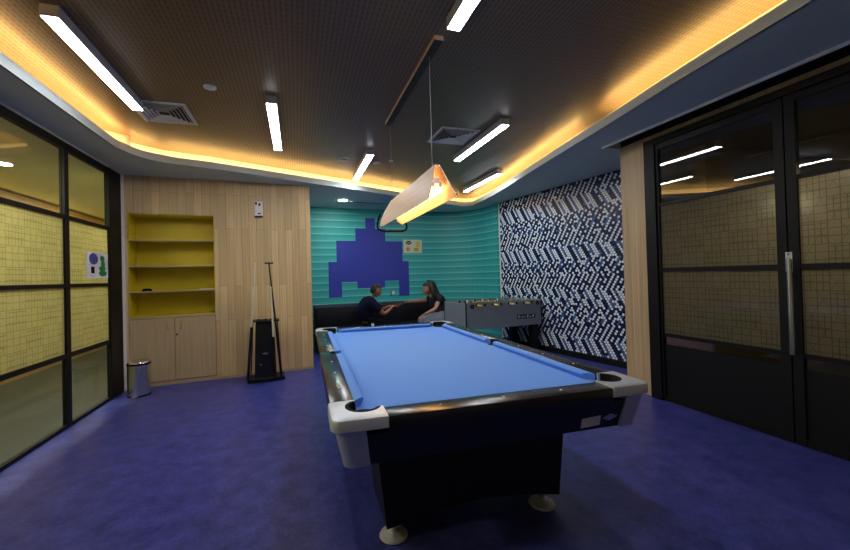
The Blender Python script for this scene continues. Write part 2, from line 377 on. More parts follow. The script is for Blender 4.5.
for z in (1.955, 1.605, 1.265):
    bm = B(); box(bm, N0+.011, N1-.011, .006, .324, z-.02, z); 
    for f in bm.faces: f.material_index = 0 if abs(f.normal.y) < .5 else 1
    bm.faces.ensure_lookup_table(); bmesh.ops.recalc_face_normals(bm, faces=bm.faces)
    for f in bm.faces: f.material_index = 1 if f.normal.y < -.5 else 0
    link('shelf', bm, [M['lime'], M['edge_wood']], cab)
xm = .545
for x0, x1, hx in ((N0+.006, xm-.003, xm-.075), (xm+.003, N1-.006, xm+.075)):
    bm = B(); box(bm, x0, x1, -.002, .011, .06, .893, .001); d = link('door', bm, M['door_wood'], cab)
    bm = B(); s = -1 if hx < xm else 1
    tube(bm, [(hx, -.003, .74), (hx, -.022, .755), (hx+s*.004, -.026, .80), (hx+s*.012, -.022, .845), (hx+s*.016, -.003, .855)], [.009, .008, .006, .006, .007]); link('handle', bm, M['edge_wood'], d, True)
    if s > 0:
        bm = B(); tube(bm, [(hx-.05, -.001, .668), (hx-.05, -.007, .668)], .012, 12); link('lock', bm, M['black'], d, True)
# things on the shelves
def wloc(x, y, z): return (XL+x*math.cos(WA)-y*math.sin(WA), 5.57+x*math.sin(WA)+y*math.cos(WA), z)
bm = B(); lathe(bm, [(.058, 0), (.062, .012), (.045, .032), (.02, .036)], seg=18)
for v in bm.verts: v.co.y *= .6
o = link('glasses_case', bm, M['rubber'], None, True); o.location = wloc(.22, .07, 1.2652); o.rotation_euler = (0, 0, WA); o.name = 'pocket_case'
tag(o, 'small black rounded case lying on the third lime shelf', 'case')
bm = B(); box(bm, -.09, .09, -.05, .05, 0, .008, .002)
o = link('notepad', bm, M['paper']); o.location = wloc(.93, .1, 1.2652); o.rotation_euler = (0, 0, WA); tag(o, 'thin pale notepad at the right end of the third lime shelf', 'notepad')

# ---- alcove: return wall, teal wall with rounded corner, hexagon wall
bm = B(); box(bm, .10, .205, 5.99, 7.6, 0, 2.80); structure(link('wall_alcove_left', bm, M['grey']))
tl = [(.19, 7.47)] + [(.19+d, 7.47+.093*d) for d in (1, 2, 2.6)]
A0 = Vector((2.9, 7.72)); A3 = Vector((3.955, 6.53))
p0, p1, p2, p3 = Vector((2.79, 7.712)), Vector((3.55, 7.80)), Vector((3.93, 7.45)), A3
for i in range(1, 15):
    t = i/14; q = p0*(1-t)**3+p1*3*t*(1-t)**2+p2*3*t*t*(1-t)+p3*t**3; tl.append((q.x, q.y))
bm = B(); n = len(tl); nr = []
for i in range(n):
    a = Vector(tl[max(0, i-1)]); c = Vector(tl[min(n-1, i+1)]); d = (c-a).normalized(); nr.append(Vector((-d.y, d.x)))
loft(bm, [[(p[0], p[1], 0), (p[0], p[1], 2.80), (p[0]+q.x*.1, p[1]+q.y*.1, 2.80), (p[0]+q.x*.1, p[1]+q.y*.1, 0)] for p, q in zip(tl, nr)])
structure(link('wall_teal', bm, M['teal'], smooth=True))
# mural: plain stepped block motif
TA = math.atan(.093)
def T(x, off=.004): return (x+off*math.sin(TA), 7.47+.093*(x-.19)-off*math.cos(TA))
mr = [(.61, .98), (.61, 1.71), (.78, 1.71), (.78, 2.13), (1.18, 2.13), (1.18, 2.395), (1.40, 2.395), (1.40, 2.615), (1.61, 2.615), (1.61, 2.395), (1.83, 2.395), (1.83, 2.13), (2.215, 2.13), (2.215, 1.69), (2.355, 1.69), (2.355, .95),
      (2.12, .95), (2.12, 1.28), (1.80, 1.28), (1.80, 1.14), (1.20, 1.14), (1.20, 1.28), (.875, 1.28), (.875, .98)]
bm = B()
for x0, x1, z0, z1 in ((.61, .875, .98, 1.28), (.61, 2.355, 1.28, 1.70), (2.12, 2.355, .95, 1.28), (1.20, 1.80, 1.14, 1.28), (.78, 2.215, 1.70, 2.13), (1.18, 1.83, 2.13, 2.395), (1.40, 1.61, 2.395, 2.615)):
    a = [(*T(x, o), z) for o in (.0045, .0005) for x, z in ((x0, z0), (x1, z0), (x1, z1), (x0, z1))]
    v = [bm.verts.new(p) for p in a]
    for f in ((0, 1, 2, 3), (7, 6, 5, 4), (0, 4, 5, 1), (1, 5, 6, 2), (2, 6, 7, 3), (3, 7, 4, 0)): bm.faces.new([v[i] for i in f])
tag(link('wall_mural', bm, M['mural']), 'large royal blue stepped block motif printed on the teal striped wall', 'mural')
# poster
def flat(bm, x0, x1, z0, z1, o0, o1, mi=0):
    a = [(*T(x, o), z) for o in (o0, o1) for x, z in ((x0, z0), (x1, z0), (x1, z1), (x0, z1))]
    v = [bm.verts.new(p) for p in a]
    for f in ((0, 1, 2, 3), (7, 6, 5, 4), (0, 4, 5, 1), (1, 5, 6, 2), (2, 6, 7, 3), (3, 7, 4, 0)): bm.faces.new([v[i] for i in f]).material_index = mi
po = thing('poster', 'cream poster with black oval emblem and small orange and green prints on the teal wall', 'poster', (2.46, T(2.46, .006)[1], 1.87))
def padd(name, bm, mats):
    for v in bm.verts: v.co -= Vector(po.location)
    return link(name, bm, mats, po)
bm = B(); flat(bm, 2.245, 2.68, 1.875, 2.17, .004, .010); padd('sheet', bm, M['cream'])
bm = B(); pts = [(2.365+.065*math.cos(t*PI/12), 2.10+.042*math.sin(t*PI/12)) for t in range(24)]
a = [bm.verts.new((*T(x, .013), z)) for x, z in pts]; b = [bm.verts.new((*T(x, .010), z)) for x, z in pts]; bm.faces.new(a); [bm.faces.new((a[i], a[(i+1) % 24], b[(i+1) % 24], b[i])) for i in range(24)]
padd('emblem', bm, M['rubber'])
bm = B(); flat(bm, 2.33, 2.36, 2.088, 2.106, .0135, .015); flat(bm, 2.37, 2.40, 2.088, 2.106, .0135, .015); padd('emblem_mark', bm, M['paper'])
bm = B(); flat(bm, 2.30, 2.39, 1.92, 2.00, .0105, .012); padd('orange_print', bm, M['orangep'])
bm = B(); flat(bm, 2.49, 2.60, 1.91, 1.99, .0105, .012); padd('green_print', bm, M['lime_p'])
bm = B(); flat(bm, 2.53, 2.63, 2.01, 2.12, .0105, .012); padd('gold_print', bm, M['goldp'])
# wall socket
so = thing('wall_socket', 'small white socket plate with dark cable on the teal wall between the two seated people', 'socket', (*T(1.975, .002), 1.02), TA)
bm = B(); box(bm, -.035, .035, -.01, 0, -.035, .035, .003); link('plate', bm, M['paper'], so)
bm = B(); box(bm, -.055, -.036, -.012, 0, -.06, .04, .002); link('switch', bm, M['rubber'], so)

# hexagon wall
HA, HB = Vector((3.955, 6.55)), Vector((4.42, 4.0)); hd = (HB-HA).normalized(); hn = Vector((hd.y, -hd.x))  # towards the room (-x)
if hn.x > 0: hn = -hn
HL = (HB-HA).length+.5
bm = B()
q = [HA, HA+hd*HL, HA+hd*HL-hn*.1, HA-hn*.1]
prism(bm, [(p.x, p.y) for p in q], 0, 2.82, 0)
px, pz = .041, .041*.866
nr_, nc = int(2.70/pz), int(HL/px)
for r in range(nr_):
    z = .09+pz*(r+.6)
    for c in range(nc):
        s = px*(c+.5+(.5 if r % 2 else 0))+.012
        if s > HL-.02: continue
        qa = c-(r//2) ; qb = c+((r+1)//2); band = (r//7) % 3
        ph = (r//24)*2
        if band == 0: k_ = 1 if (qb+ph) % 6 in (0, 2, 3) else (2 if (qb+ph) % 6 == 1 else 0)
        elif band == 1: k_ = 1 if (qa+ph) % 6 in (0, 2) or ((qa+ph) % 6 == 4 and r % 3) else 0
        else: k_ = 1 if (qb+2*(r % 2)) % 6 in (0, 3) or (qa % 6 == 1 and r % 2 == 0) else (2 if qa % 6 == 3 else 0)
        if random.random() < .09: k_ = random.choice((0, 1, 2))
        cc = HA+hd*s
        vs = []
        for a in range(6):
            t = PI/6+a*PI/3; rr = px*.5*.99
            p = cc+hd*(rr*math.cos(t)); vs.append(bm.verts.new((p.x+hn.x*.004, p.y+hn.y*.004, z+rr*math.sin(t))))
        f = bm.faces.new(vs); f.material_index = (1, 2, 3)[k_]
structure(link('wall_hexagon', bm, [M['t_navy'], M['t_navy'], M['t_white'], M['t_blue']], recalc=False))
bm = B(); e0 = HA+hd*-.03; prism(bm, [(p.x, p.y) for p in (HA-hd*.012+hn*.012, HA+hd*.018+hn*.012, HA+hd*.018, HA-hd*.012)], 0, 2.80); structure(link('trim_1', bm, M['white']))
bm = B(); prism(bm, [(p.x, p.y) for p in (HA+hd*.02+hn*.02, HA+hd*(HL-.01)+hn*.02, HA+hd*(HL-.01)+hn*.005, HA+hd*.02+hn*.005)], 0, .09); structure(link('baseboard_right', bm, M['matt']))

# ---- right wall: wooden pillar and header around the glass doors
bm = B()
box(bm, XR, XR+.9, 3.08, 3.40, 0, 2.86); box(bm, XR, XR+.1, YB, 3.08, 2.762, 2.86); box(bm, XR, XR+.1, YB, .70, 0, 2.762)
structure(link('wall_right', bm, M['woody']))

# ---- glass partitions
ZR = [(0.0, .035), (.668, .712), (1.352, 1.388), (2.022, 2.062), (2.70, 2.775)]
def pane_at(bm, x, y0, y1, z0, z1, th=.010): box(bm, x-th/2, x+th/2, y0, y1, z0, z1)
w1 = bpy.data.objects.new('window_1', None); col.objects.link(w1); structure(w1)
ym = [5.18, 4.335, 3.40, 2.46, 1.52, .58, -.36, -1.3]
bm = B()
box(bm, XL-.045, XL+.005, 5.165, 5.47, 0, 2.775)
for y in ym[1:]: box(bm, XL-.045, XL+.0, y-.034, y+.034, .035, 2.70)
for z0, z1 in ZR: box(bm, XL-.043, XL-.002, -1.3, 5.165, z0, z1)
link('frame', bm, M['black'], w1)
for i in range(len(ym)-1):
    y1, y0 = ym[i], ym[i+1]
    a, b = y0+.030, (y1-.030 if i else 5.165)
    for j in range(4):
        bm = B(); pane_at(bm, XL-.024, a+.004, b-.004, ZR[j][1], ZR[j+1][0]); link('pane', bm, M['film'] if j in (1, 2) else M['glass'], w1)
d1 = bpy.data.objects.new('door_1', None); col.objects.link(d1); structure(d1)
bm = B(); box(bm, XR-.03, XR+.06, 2.96, 3.078, 0, 2.76); box(bm, XR-.03, XR+.06, .70, 2.96, 2.70, 2.76); box(bm, XR-.03, XR+.06, .70, .80, 0, 2.70); link('frame', bm, M['black'], d1)
for nm, y0, y1 in (('leaf', 1.905, 2.955), ('leaf', .805, 1.895)):
    lf = bpy.data.objects.new(nm, None); col.objects.link(lf); lf.parent = d1
    bm = B()
    s0 = .062
    box(bm, XR-.012, XR+.032, y0, y0+s0, .01, 2.695); box(bm, XR-.012, XR+.032, y1-(.02 if y1 > 2 else s0), y1, .01, 2.695)
    for z0, z1 in ((.01, .06), (.675, .71), (1.352, 1.392), (2.04, 2.075), (2.64, 2.695)): box(bm, XR-.008, XR+.028, y0+s0, y1-.02, z0, z1)
    link('stile_and_rails', bm, M['black'], lf)
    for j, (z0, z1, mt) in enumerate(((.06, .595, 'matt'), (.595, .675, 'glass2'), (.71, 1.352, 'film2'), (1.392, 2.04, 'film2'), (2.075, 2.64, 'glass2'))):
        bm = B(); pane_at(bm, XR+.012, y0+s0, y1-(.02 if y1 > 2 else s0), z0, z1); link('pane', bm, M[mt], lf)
bm = B(); box(bm, XR+.033, XR+.042, 1.875, 1.925, .01, 2.695); link('meeting_strip', bm, M['black'], d1)
ph = bpy.data.objects.new('pull_handle', None); col.objects.link(ph); ph.parent = d1; ph['label'] = 'long brushed steel bar handle'
for xx, z0, z1 in ((XR-.065, .70, 1.43), (XR+.075, .66, 1.34)):
    bm = B(); yy = 1.868
    tube(bm, [(xx, yy, z0), (xx, yy, z1)], .016, 14)
    for z in (z0+.13, z1-.13): tube(bm, [(xx, yy, z), (XR-.012 if xx < XR else XR+.032, yy, z)], .009, 10)
    link('bar', bm, M['steel'], ph, True)
bm = B(); box(bm, XR-.0145, XR-.0123, 1.875, 1.915, 1.335, 1.485); sg = link('pull_sign', bm, M['paper'], d1)
for i, chx in enumerate('PULL'):
    text_mesh('letter', chx, .034, M['rubber'], sg, (XR-.0155, 1.895, 1.465-.036*i), (PI/2, 0, -PI/2))
# sticker on left glass
st = thing('window_sticker', 'white sticker with blue disc and green shape on the left glass wall', 'sticker', (XL-.0185, 4.93, 1.585))
bm = B(); box(bm, 0, .0015, -.235, .235, -.14, .15); link('backing', bm, M['paper'], st)
bm = B(); pts = [(-.085+.09*math.cos(t*PI/12)*(1+.06*(t % 2)), .075+.062*math.sin(t*PI/12)*(1+.06*(t % 2))) for t in range(24)]
loft(bm, [[(.0016, y, z) for y, z in pts], [(.0028, y, z) for y, z in pts]]); link('blue_disc', bm, M['bluep'], st)
bm = B(); box(bm, .0016, .0028, -.14, -.07, -.085, -.012); link('dark_tag', bm, M['matt'], st)
bm = B()
for cy_, cz_, ry, rz in ((.10, .085, .05, .035), (.115, .02, .045, .045), (.10, -.03, .075, .03), (.11, -.085, .085, .035)):
    pts = [(cy_+ry*math.cos(t*PI/10), cz_+rz*math.sin(t*PI/10)) for t in range(20)]; loft(bm, [[(.0016, y, z) for y, z in pts], [(.0028+.0002*cy_, y, z) for y, z in pts]])
link('green_shape', bm, M['greenp'], st)

# ---- corridor beyond the left glass
bm = B(); box(bm, -4.1, XL-.10, -3, 12, -.06, -.001); structure(link('floor_corridor', bm, M['corr_floor']))
bm = B(); box(bm, -4.1, -4.0, -3, 12, 0, 2.75); structure(link('wall_corridor', bm, M['corr_wall']))
bm = B(); box(bm, -4.1, XL-.10, -3, 12, 2.785, 2.85); structure(link('ceiling_corridor', bm, M['corr_ceil']))
bm = B(); box(bm, -4.1, XL-.11, 12, 12.1, 0, 2.8); box(bm, -4.1, XL-.11, -3.1, -3, 0, 2.8); structure(link('wall_corridor_end', bm, M['corr_ceil']))
bm = B(); box(bm, XL-.16, XL-.11, 5.66, 12, 0, 2.785); structure(link('wall_corridor_right', bm, M['corr_ceil']))
dl0 = None
for i, (x, y, z) in enumerate([(-3.2, 5.25, 2.785), (-3.2, 2.9, 2.785), (-3.2, .5, 2.785), (-3.2, 7.8, 2.785), (-3.2, 10.2, 2.785)]):
    if dl0 is None:
        dl0 = thing('downlight', 'round warm downlight in the corridor ceiling seen through the left glass', 'downlight', (x, y, z), 0, 'corridor downlights'); 
        bm = B(); lathe(bm, [(.085, -.006), (.10, -.001), (.10, .0), (.085, 0)]); link('ring', bm, M['white'], dl0, True)
        bm = B(); lathe(bm, [(.078, -.0085), (.078, -.0065)]); link('lens', bm, M['warmdown'], dl0)
    else:
        o = dup(dl0); o.location = (x, y, z)
        o['label'] = 'warm downlight further along the corridor ceiling behind the left glass'
def area(name, loc, size, power, colr, rot=(0, 0, 0), size_y=None):
    l = bpy.data.lights.new(name, 'AREA'); l.energy = power; l.color = colr; l.size = size
    if size_y: l.shape = 'RECTANGLE'; l.size_y = size_y
    o = bpy.data.objects.new(name, l); col.objects.link(o); o.location = loc; o.rotation_euler = rot; return o
for y in (1.0, 3.2, 5.4, 7.8): area('corridor_ceiling_lamp', (-3.1, y, 2.77), .5, 30, (1, .90, .60))
bm = B(); box(bm, -4.0, -3.90, -3, 11.9, 2.56, 2.60); structure(link('trim_2', bm, M['corr_ceil']))
bm = B(); box(bm, -3.97, -3.94, -2.9, 11.8, 2.6005, 2.615); tag(link('cove_light_strip', bm, M['cove_c']), 'amber cove light strip high on the corridor wall behind the left glass', 'light strip')
# ---- dark room beyond the right doors
bm = B(); box(bm, XR+.1, 8.0, -3, 3.3, -.06, -.001); structure(link('floor_next_room', bm, M['corr_floor']))
bm = B(); box(bm, 8.0, 8.1, -3, 3.3, 0, 2.9); box(bm, 4.6, 8.0, 3.3, 3.38, 0, 2.9); box(bm, XR+.1, 8.0, -3.1, -3, 0, 2.9); structure(link('wall_next_room', bm, M['dark']))
bm = B(); box(bm, XR+.1, 8.0, -3, 3.38, 2.9, 2.95); structure(link('ceiling_next_room', bm, M['dark']))
area('next_room_glow_light', (4.3, 1.75, 2.2), .2, 6, (1, .88, .66), (0, 0, 0))  # unseen area lights added in mid-air to brighten the door film from behind
area('next_room_glow_light', (6.0, 2.3, 2.6), .3, 3, (1, .88, .66), (0, 0, 0))

# ------------------------------------------------------------------ ceiling fixtures
def linear(x, y0, y1, label, proto=[None]):
    L = y1-y0
    if proto[0] is None:
        t = thing('linear_ceiling_light', label, 'ceiling light', (x, (y0+y1)/2, 3.0), 0, 'linear ceiling lights')
        bm = B(); box(bm, -.047, .047, -.61, .61, -.070, 0, .002); link('housing', bm, M['housing'], t)
        bm = B(); box(bm, -.040, .040, -.606, .606, -.074, -.0705); link('diffuser', bm, M['lamp'], t)
        proto[0] = t
    else:
        t = dup(proto[0]); t.location = (x, (y0+y1)/2, 3.0); t['label'] = label
    return t
linear(-1.34, 2.55, 3.79, 'long white linear ceiling light nearest the left glass wall, partly covering an air vent')
linear(-.186, 3.39, 4.61, 'white linear ceiling light in front of the bookcase wall, second from the left')
linear(.93, 4.56, 5.78, 'white linear ceiling light beside two round ceiling discs near the cove')
linear(.985, .89, 2.11, 'white linear ceiling light cut off by the top of the photo above the pool table')
linear(2.13, 3.35, 4.57, 'white linear ceiling light beside the air vent, right of the hanging wooden lamp')
linear(3.075, 5.03, 6.25, 'white linear ceiling light at the far right cove corner')
def vent(x, y, s, label, proto=[None]):
    if proto[0] is None:
        t = thing('ceiling_vent', label, 'air vent', (x, y, 3.0), 0, 'square ceiling air vents'); proto[0] = t
        bm = B(); h = .235
        for a in range(4):
            m_ = Matrix.Rotation(a*PI/2, 4, 'Z'); n0 = len(bm.verts); fs = box(bm, -h, h-.03, -h, -h+.03, -.008, 0)
            bmesh.ops.transform(bm, matrix=m_, verts=list({v for f in fs for v in f.verts}))
        link('frame', bm, M['grey_l'] if 'grey_l' in M else M['white'], t)
        bm = B(); box(bm, -.205, .205, -.205, .205, -.002, -.0005); link('backing', bm, M['matt'], t)
        bm = B()
        for r_ in (.185, .15, .115, .08, .045):
            rings = []
            for (rr, z) in ((r_+.012, -.018), (r_, -.004), (r_+.004, -.003), (r_+.015, -.017)):
                rings.append([(-rr, -rr, z), (rr, -rr, z), (rr, rr, z), (-rr, rr, z)])
            rings.append(rings[0]); loft(bm, rings, cap=False)
        link('louvre', bm, M['white'], t)
    else:
        t = dup(proto[0]); t.location = (x, y, 3.0); t['label'] = label
vent(-1.185, 3.96, 0, 'square white air vent beside the long linear light nearest the left glass')
vent(1.79, 3.92, 0, 'square white air vent behind the hanging wooden lamp wires')
def disc(x, y, z, r, label, name='ceiling_sensor', cat='ceiling disc', ring=True):
    t = thing(name, label, cat, (x, y, z)); bm = B(); lathe(bm, [(r*.8, -.012), (r*.97, -.008), (r, -.001), (r, 0)]); link('rim', bm, M['white'], t, True)
    bm = B(); lathe(bm, [(r*.55, -.016), (r*.68, -.0125)]); link('face', bm, M['white' if not ring else 'grey'], t, True)
disc(-.665, 3.35, 3.0, .05, 'small white sensor disc alone on the slatted ceiling right of the left vent', ring=False)
disc(.65, 5.0, 3.0, .085, 'larger round ceiling speaker just left of the small linear light', 'ceiling_speaker', 'ceiling speaker')
disc(1.13, 5.08, 3.0, .055, 'small round ceiling disc just right of the small linear light')
disc(1.30, 4.95, 3.0, .03, 'tiny round ceiling disc by the lamp wire')
t = thing('downlight', 'round bright downlight in the soffit above the teal wall', 'downlight', (.835, 6.73, 2.80))
bm = B(); lathe(bm, [(.085, -.006), (.10, -.001), (.10, 0), (.085, 0)]); link('ring', bm, M['white'], t, True)
bm = B(); lathe(bm, [(.078, -.0085), (.078, -.0065)]); link('lens', bm, M['down'], t)
t = thing('slot_diffuser', 'thin black slot air diffuser in the soffit above the teal wall', 'air diffuser', (1.35, 6.92, 2.80), .16)
bm = B(); box(bm, -.33, .38, -.025, .025, -.004, -.0005); link('slot', bm, M['matt'], t)
bm = B(); box(bm, -.40, -.332, -.025, .025, -.008, -.0005, .002); link('end_cap', bm, M['white'], t)
# ---- pendant lamp
pt = thing('pendant_lamp', 'long tent-shaped plywood lamp glowing orange, hung on two wires over the pool table', 'pendant lamp', (.96, 3.06, 1.9))
def quad_panel(bm, pts, th, mi=0):
    pts = [Vector(p) for p in pts]; n_ = (pts[1]-pts[0]).cross(pts[2]-pts[0]).normalized()*th
    a = [bm.verts.new(p) for p in pts]; b = [bm.verts.new(p+n_) for p in pts]; m_ = len(pts)
    bm.faces.new(a); bm.faces.new(b[::-1]); [bm.faces.new((a[i], a[(i+1) % m_], b[(i+1) % m_], b[i])) for i in range(m_)]
o0 = Vector(pt.location)
def rel(L_): return [tuple(Vector(p)-o0) for p in L_]
bm = B(); quad_panel(bm, rel([(.940, 2.37, 2.152), (.866, 2.33, 1.90), (.866, 3.70, 1.90), (.872, 3.86, 1.925), (.89, 3.88, 1.99), (.915, 3.83, 2.07), (.940, 3.64, 2.152)]), .008); link('shade_panel', bm, M['ply'], pt)
bm = B(); quad_panel(bm, rel([(.974, 2.37, 2.152), (1.060, 2.28, 1.912), (1.060, 3.62, 1.912), (1.04, 3.74, 1.96), (.974, 3.64, 2.152)]), -.008); link('shade_panel', bm, M['ply'], pt)
bm = B(); box(bm, .944-o0.x, .970-o0.x, 2.37-o0.y, 3.64-o0.y, .238, .250); link('ridge', bm, M['ply'], pt)
bm = B(); box(bm, -.052, .046, 2.42-o0.y, 3.66-o0.y, .075, .088); link('diffuser', bm, M['pend'], pt)
bm = B(); box(bm, -.02, .02, 2.40-o0.y, 2.50-o0.y, .125, .175, .008); box(bm, -.035, -.015, 2.39-o0.y, 2.46-o0.y, .10, .135, .006); box(bm, .012, .036, 2.39-o0.y, 2.46-o0.y, .10, .14, .006); link('driver_box', bm, M['paper'], pt)
bm = B(); tube(bm, [p-o0 for p in catmull([(.885, 3.885, 2.06), (.862, 3.90, 1.99), (.852, 3.88, 1.91), (.89, 3.82, 1.866), (1.0, 3.78, 1.860), (1.10, 3.77, 1.862), (1.14, 3.76, 1.885), (1.135, 3.74, 1.93), (1.09, 3.70, 1.95)], 4)], .011); link('end_bracket', bm, M['rubber'], pt, True)
bm = B(); tube(bm, rel([(1.058, 2.31, 1.93), (1.070, 2.30, 1.927)]), .009); link('end_screw', bm, M['rubber'], pt, True)
for y, zt in ((2.47, 2.968), (3.63, 2.968)):
    bm = B(); tube(bm, rel([(.957, y, 2.15), (.957, y, zt)]), .0022, 6); link('wire', bm, M['grey'], pt)
bm = B(); box(bm, .925-o0.x, .990-o0.x, 2.28-o0.y, 3.72-o0.y, 2.968-o0.z, 2.9995-o0.z)
for f in bm.faces: f.material_index = 0 if f.calc_center_median().z > 2.970-o0.z else 1  # underside darkened in colour as shade, pale ply sides as the lit edge
link('ceiling_canopy', bm, [M['ply'], M['canopy_shade']], pt)

# ------------------------------------------------------------------ pool table (local frame u across, v along)
TW, TL_ = 1.60, 2.816
pool = thing('pool_table', 'blue cloth pool table with black rails and silver corner castings', 'pool table', (.1190, 1.488, 0), -.0250)
bm = B(); box(bm, .10, TW-.10, .10, TL_-.10, .735, .762); link('cloth_bed', bm, M['cloth'], pool)
ZT = .80
def cushion(p, q, nx, ny, m0, m1):
    # p,q: rail-side end points; (nx,ny) direction towards the field; m0,m1 mitre lengths
    p, q = Vector(p), Vector(q); d = (q-p).normalized(); nn = Vector((nx, ny)); bm = B()
    prof = [(0, ZT-.002), (.030, ZT), (.046, ZT-.004), (.050, ZT-.012), (.034, .7625), (0, .7625)]
    rings = []
    for base, mit in ((p, m0), (q, -m1)):
        rings.append([(base+nn*o+d*mit*(o/.05)) for o, z in prof])
    a, b = rings; loft(bm, [[(v.x, v.y, prof[i][1]) for i, v in enumerate(r)] for r in (a, b)]); link('cushion', bm, M['cloth'], pool)
c0 = .12; cr = .245; sp = .055; mid = TL_/2
cushion((c0, cr), (c0, mid-sp), 1, 0, .045, .02); cushion((c0, mid+sp), (c0, TL_-cr), 1, 0, .02, .045)
cushion((TW-c0, mid-sp), (TW-c0, cr), -1, 0, .02, .045); cushion((TW-c0, TL_-cr), (TW-c0, mid+sp), -1, 0, .045, .02)
cushion((TW-cr, c0), (cr, c0), 0, 1, .045, .045); cushion((cr, TL_-c0), (TW-cr, TL_-c0), 0, -1, .045, .045)
def rail(x0, x1, y0, y1):
    bm = B(); box(bm, x0, x1, y0, y1, .725, ZT-.001, .006)
    link('rail', bm, M['gloss'], pool, True)
cs = .229
rail(0.004, c0, cs, mid-.055); rail(.004, c0, mid+.055, TL_-cs); rail(TW-c0, TW-.004, cs, mid-.055); rail(TW-c0, TW-.004, mid+.055, TL_-cs)
rail(cs, TW-cs, .004, c0); rail(cs, TW-cs, TL_-c0, TL_-.004)
for x, s in ((0, 1), (TW, -1)):     # side pocket pieces of the rail
    bm = B(); pts = [(x+s*.004, mid-.054), (x+s*.004, mid+.054), (x+s*c0, mid+.054)]
    pts += [(x+s*(c0+.004-.055*math.sin(t*PI/8)), mid+.052*math.cos(t*PI/8)) for t in range(1, 8)] + [(x+s*c0, mid-.054)]
    if s < 0: pts = pts[::-1]
    prism(bm, pts, .725, ZT-.002); link('side_pocket_plate', bm, M['gloss'], pool)
    bm = B(); cc = (x+s*(c0+.004), mid)
    prism(bm, [(cc[0]+.046*math.cos(t*PI/10), cc[1]+.046*math.sin(t*PI/10)) for t in range(20)], .700, .764); link('pocket_liner', bm, M['rubber'], pool)
# diamonds (sights)
def sight(x, y):
    bm = B(); lathe(bm, [(.006, ZT-.002), (.006, ZT+.0006)], x, y, 10); link('sight', bm, M['pearl'], pool)
for i in (1, 2, 3):
    for x in (.07, TW-.07):
        sight(x, .17+i*(mid-.17)/4); sight(x, mid+i*(mid-.17)/4)
    for y in (.065, TL_-.065): sight(.17+i*(TW-.34)/4, y)
# corner castings
def casting(fx, fy):
    X = lambda u: u if not fx else TW-u
    Y = lambda v: v if not fy else TL_-v
    cc, rr = .148, .082
    t0 = math.acos((.12-cc)/rr)
    ru = cc+math.sqrt(rr*rr-(.12-cc)**2)
    def outline(o, arm, inner=True):
        L_ = [(arm, o)]
        L_ += [(o+.05-.05*math.sin(t*PI/12), o+.05-.05*math.cos(t*PI/12)) for t in range(7)]
        L_ += [(o, arm)]
        if inner:
            L_ += [(.12, arm), (.12, ru)]
            a0 = math.atan2(ru-cc, .12-cc); a1 = math.atan2(.12-cc, ru-cc)
            a1 += 2*PI if a1 < a0 else 0
            L_ += [(cc+rr*math.cos(a0+(a1-a0)*k_/14), cc+rr*math.sin(a0+(a1-a0)*k_/14)) for k_ in range(1, 14)]
            L_ += [(ru, .12), (arm, .12)]
        return [(X(a), Y(b)) for a, b in L_]
    bm = B()
    o1, o2, o3 = outline(.006, .232), outline(-.004, .232), outline(-.004, .232)
    o0_ = outline(.012, .232)
    loft(bm, [[(x, y, z) for x, y in o] for o, z in ((o0_, .748), (o2, .756), (o3, .792), (outline(0, .232), .802), (outline(.008, .232), .806))]); 
    c = link('corner_casting', bm, M['cast'], pool, True)
    # leg of the casting, on the body corner
    bm = B()
    def low(o, w): return [(X(a), Y(b)) for a, b in [(w-.03, o)] + [(o+.045-.045*math.sin(t*PI/12), o+.045-.045*math.cos(t*PI/12)) for t in range(7)] + [(o, w+.06), (w-.03, w+.06)]]
    n1 = low(.050, .19); n0 = low(.014, .17)
    loft(bm, [[(x, y, .583) for x, y in n1], [(x, y, .747) for x, y in n0]]); link('corner_skirt', bm, M['cast'], c)
    bm = B(); n_ = 22; rings = []
    for (r_, z) in ((rr-.001, .808), (rr-.016, .807), (rr-.022, .79), (rr-.026, .764), (rr-.002, .764)):
        a0 = math.radians(118); a1 = math.radians(332)
        rings.append([(X(cc+r_*math.cos(a0+(a1-a0)*k_/n_)), Y(cc+r_*math.sin(a0+(a1-a0)*k_/n_)), z) for k_ in range(n_+1)])
    rings.append(rings[0]); loft(bm, rings, closed=False, cap=False)
    prism(bm, [(X(cc+(rr-.010)*math.cos(t*PI/10)), Y(cc+(rr-.010)*math.sin(t*PI/10))) for t in range(20)], .72, .7635)
    link('pocket_liner', bm, M['rubber'], pool)
for fx in (0, 1):
    for fy in (0, 1): casting(fx, fy)
# cabinet body
bm = B()
def rr_(i, c=.035): return [(i+c, i), (TW-i-c, i), (TW-i, i+c), (TW-i, TL_-i-c), (TW-i-c, TL_-i), (i+c, TL_-i), (i, TL_-i-c), (i, i+c)]
loft(bm, [[(x, y, .585) for x, y in rr_(.060)], [(x, y, .724) for x, y in rr_(.028)]]); link('apron', bm, M['gloss'], pool)
for v0, v1 in ((.36, .74), (TL_-.74, TL_-.36)):
    bm = B(); n_ = 16
    def outl(y):
        bot = [(.285+(1.31-.285)*k_/n_, y, .085+.06*math.sin(PI*k_/n_)) for k_ in range(n_+1)]
        return bot+[(1.365, y, .584), (.235, y, .584)]
    loft(bm, [outl(v0), outl(v1)]); link('leg', bm, M['matt'], pool)
bm = B(); box(bm, .62, .98, .741, TL_-.741, .22, .45); link('stretcher', bm, M['matt'], pool)
for u in (.333, 1.24):
    for v in (.43, TL_-.43):
        bm = B(); lathe(bm, [(.072, .001), (.076, .006), (.070, .016), (.03, .026), (.018, .030)], u, v, 28); f = link('foot', bm, M['alu'], pool, True)
        bm = B(); lathe(bm, [(.017, .028), (.017, .105)], u, v, 16); link('foot_bolt', bm, M['steel'], f, True)
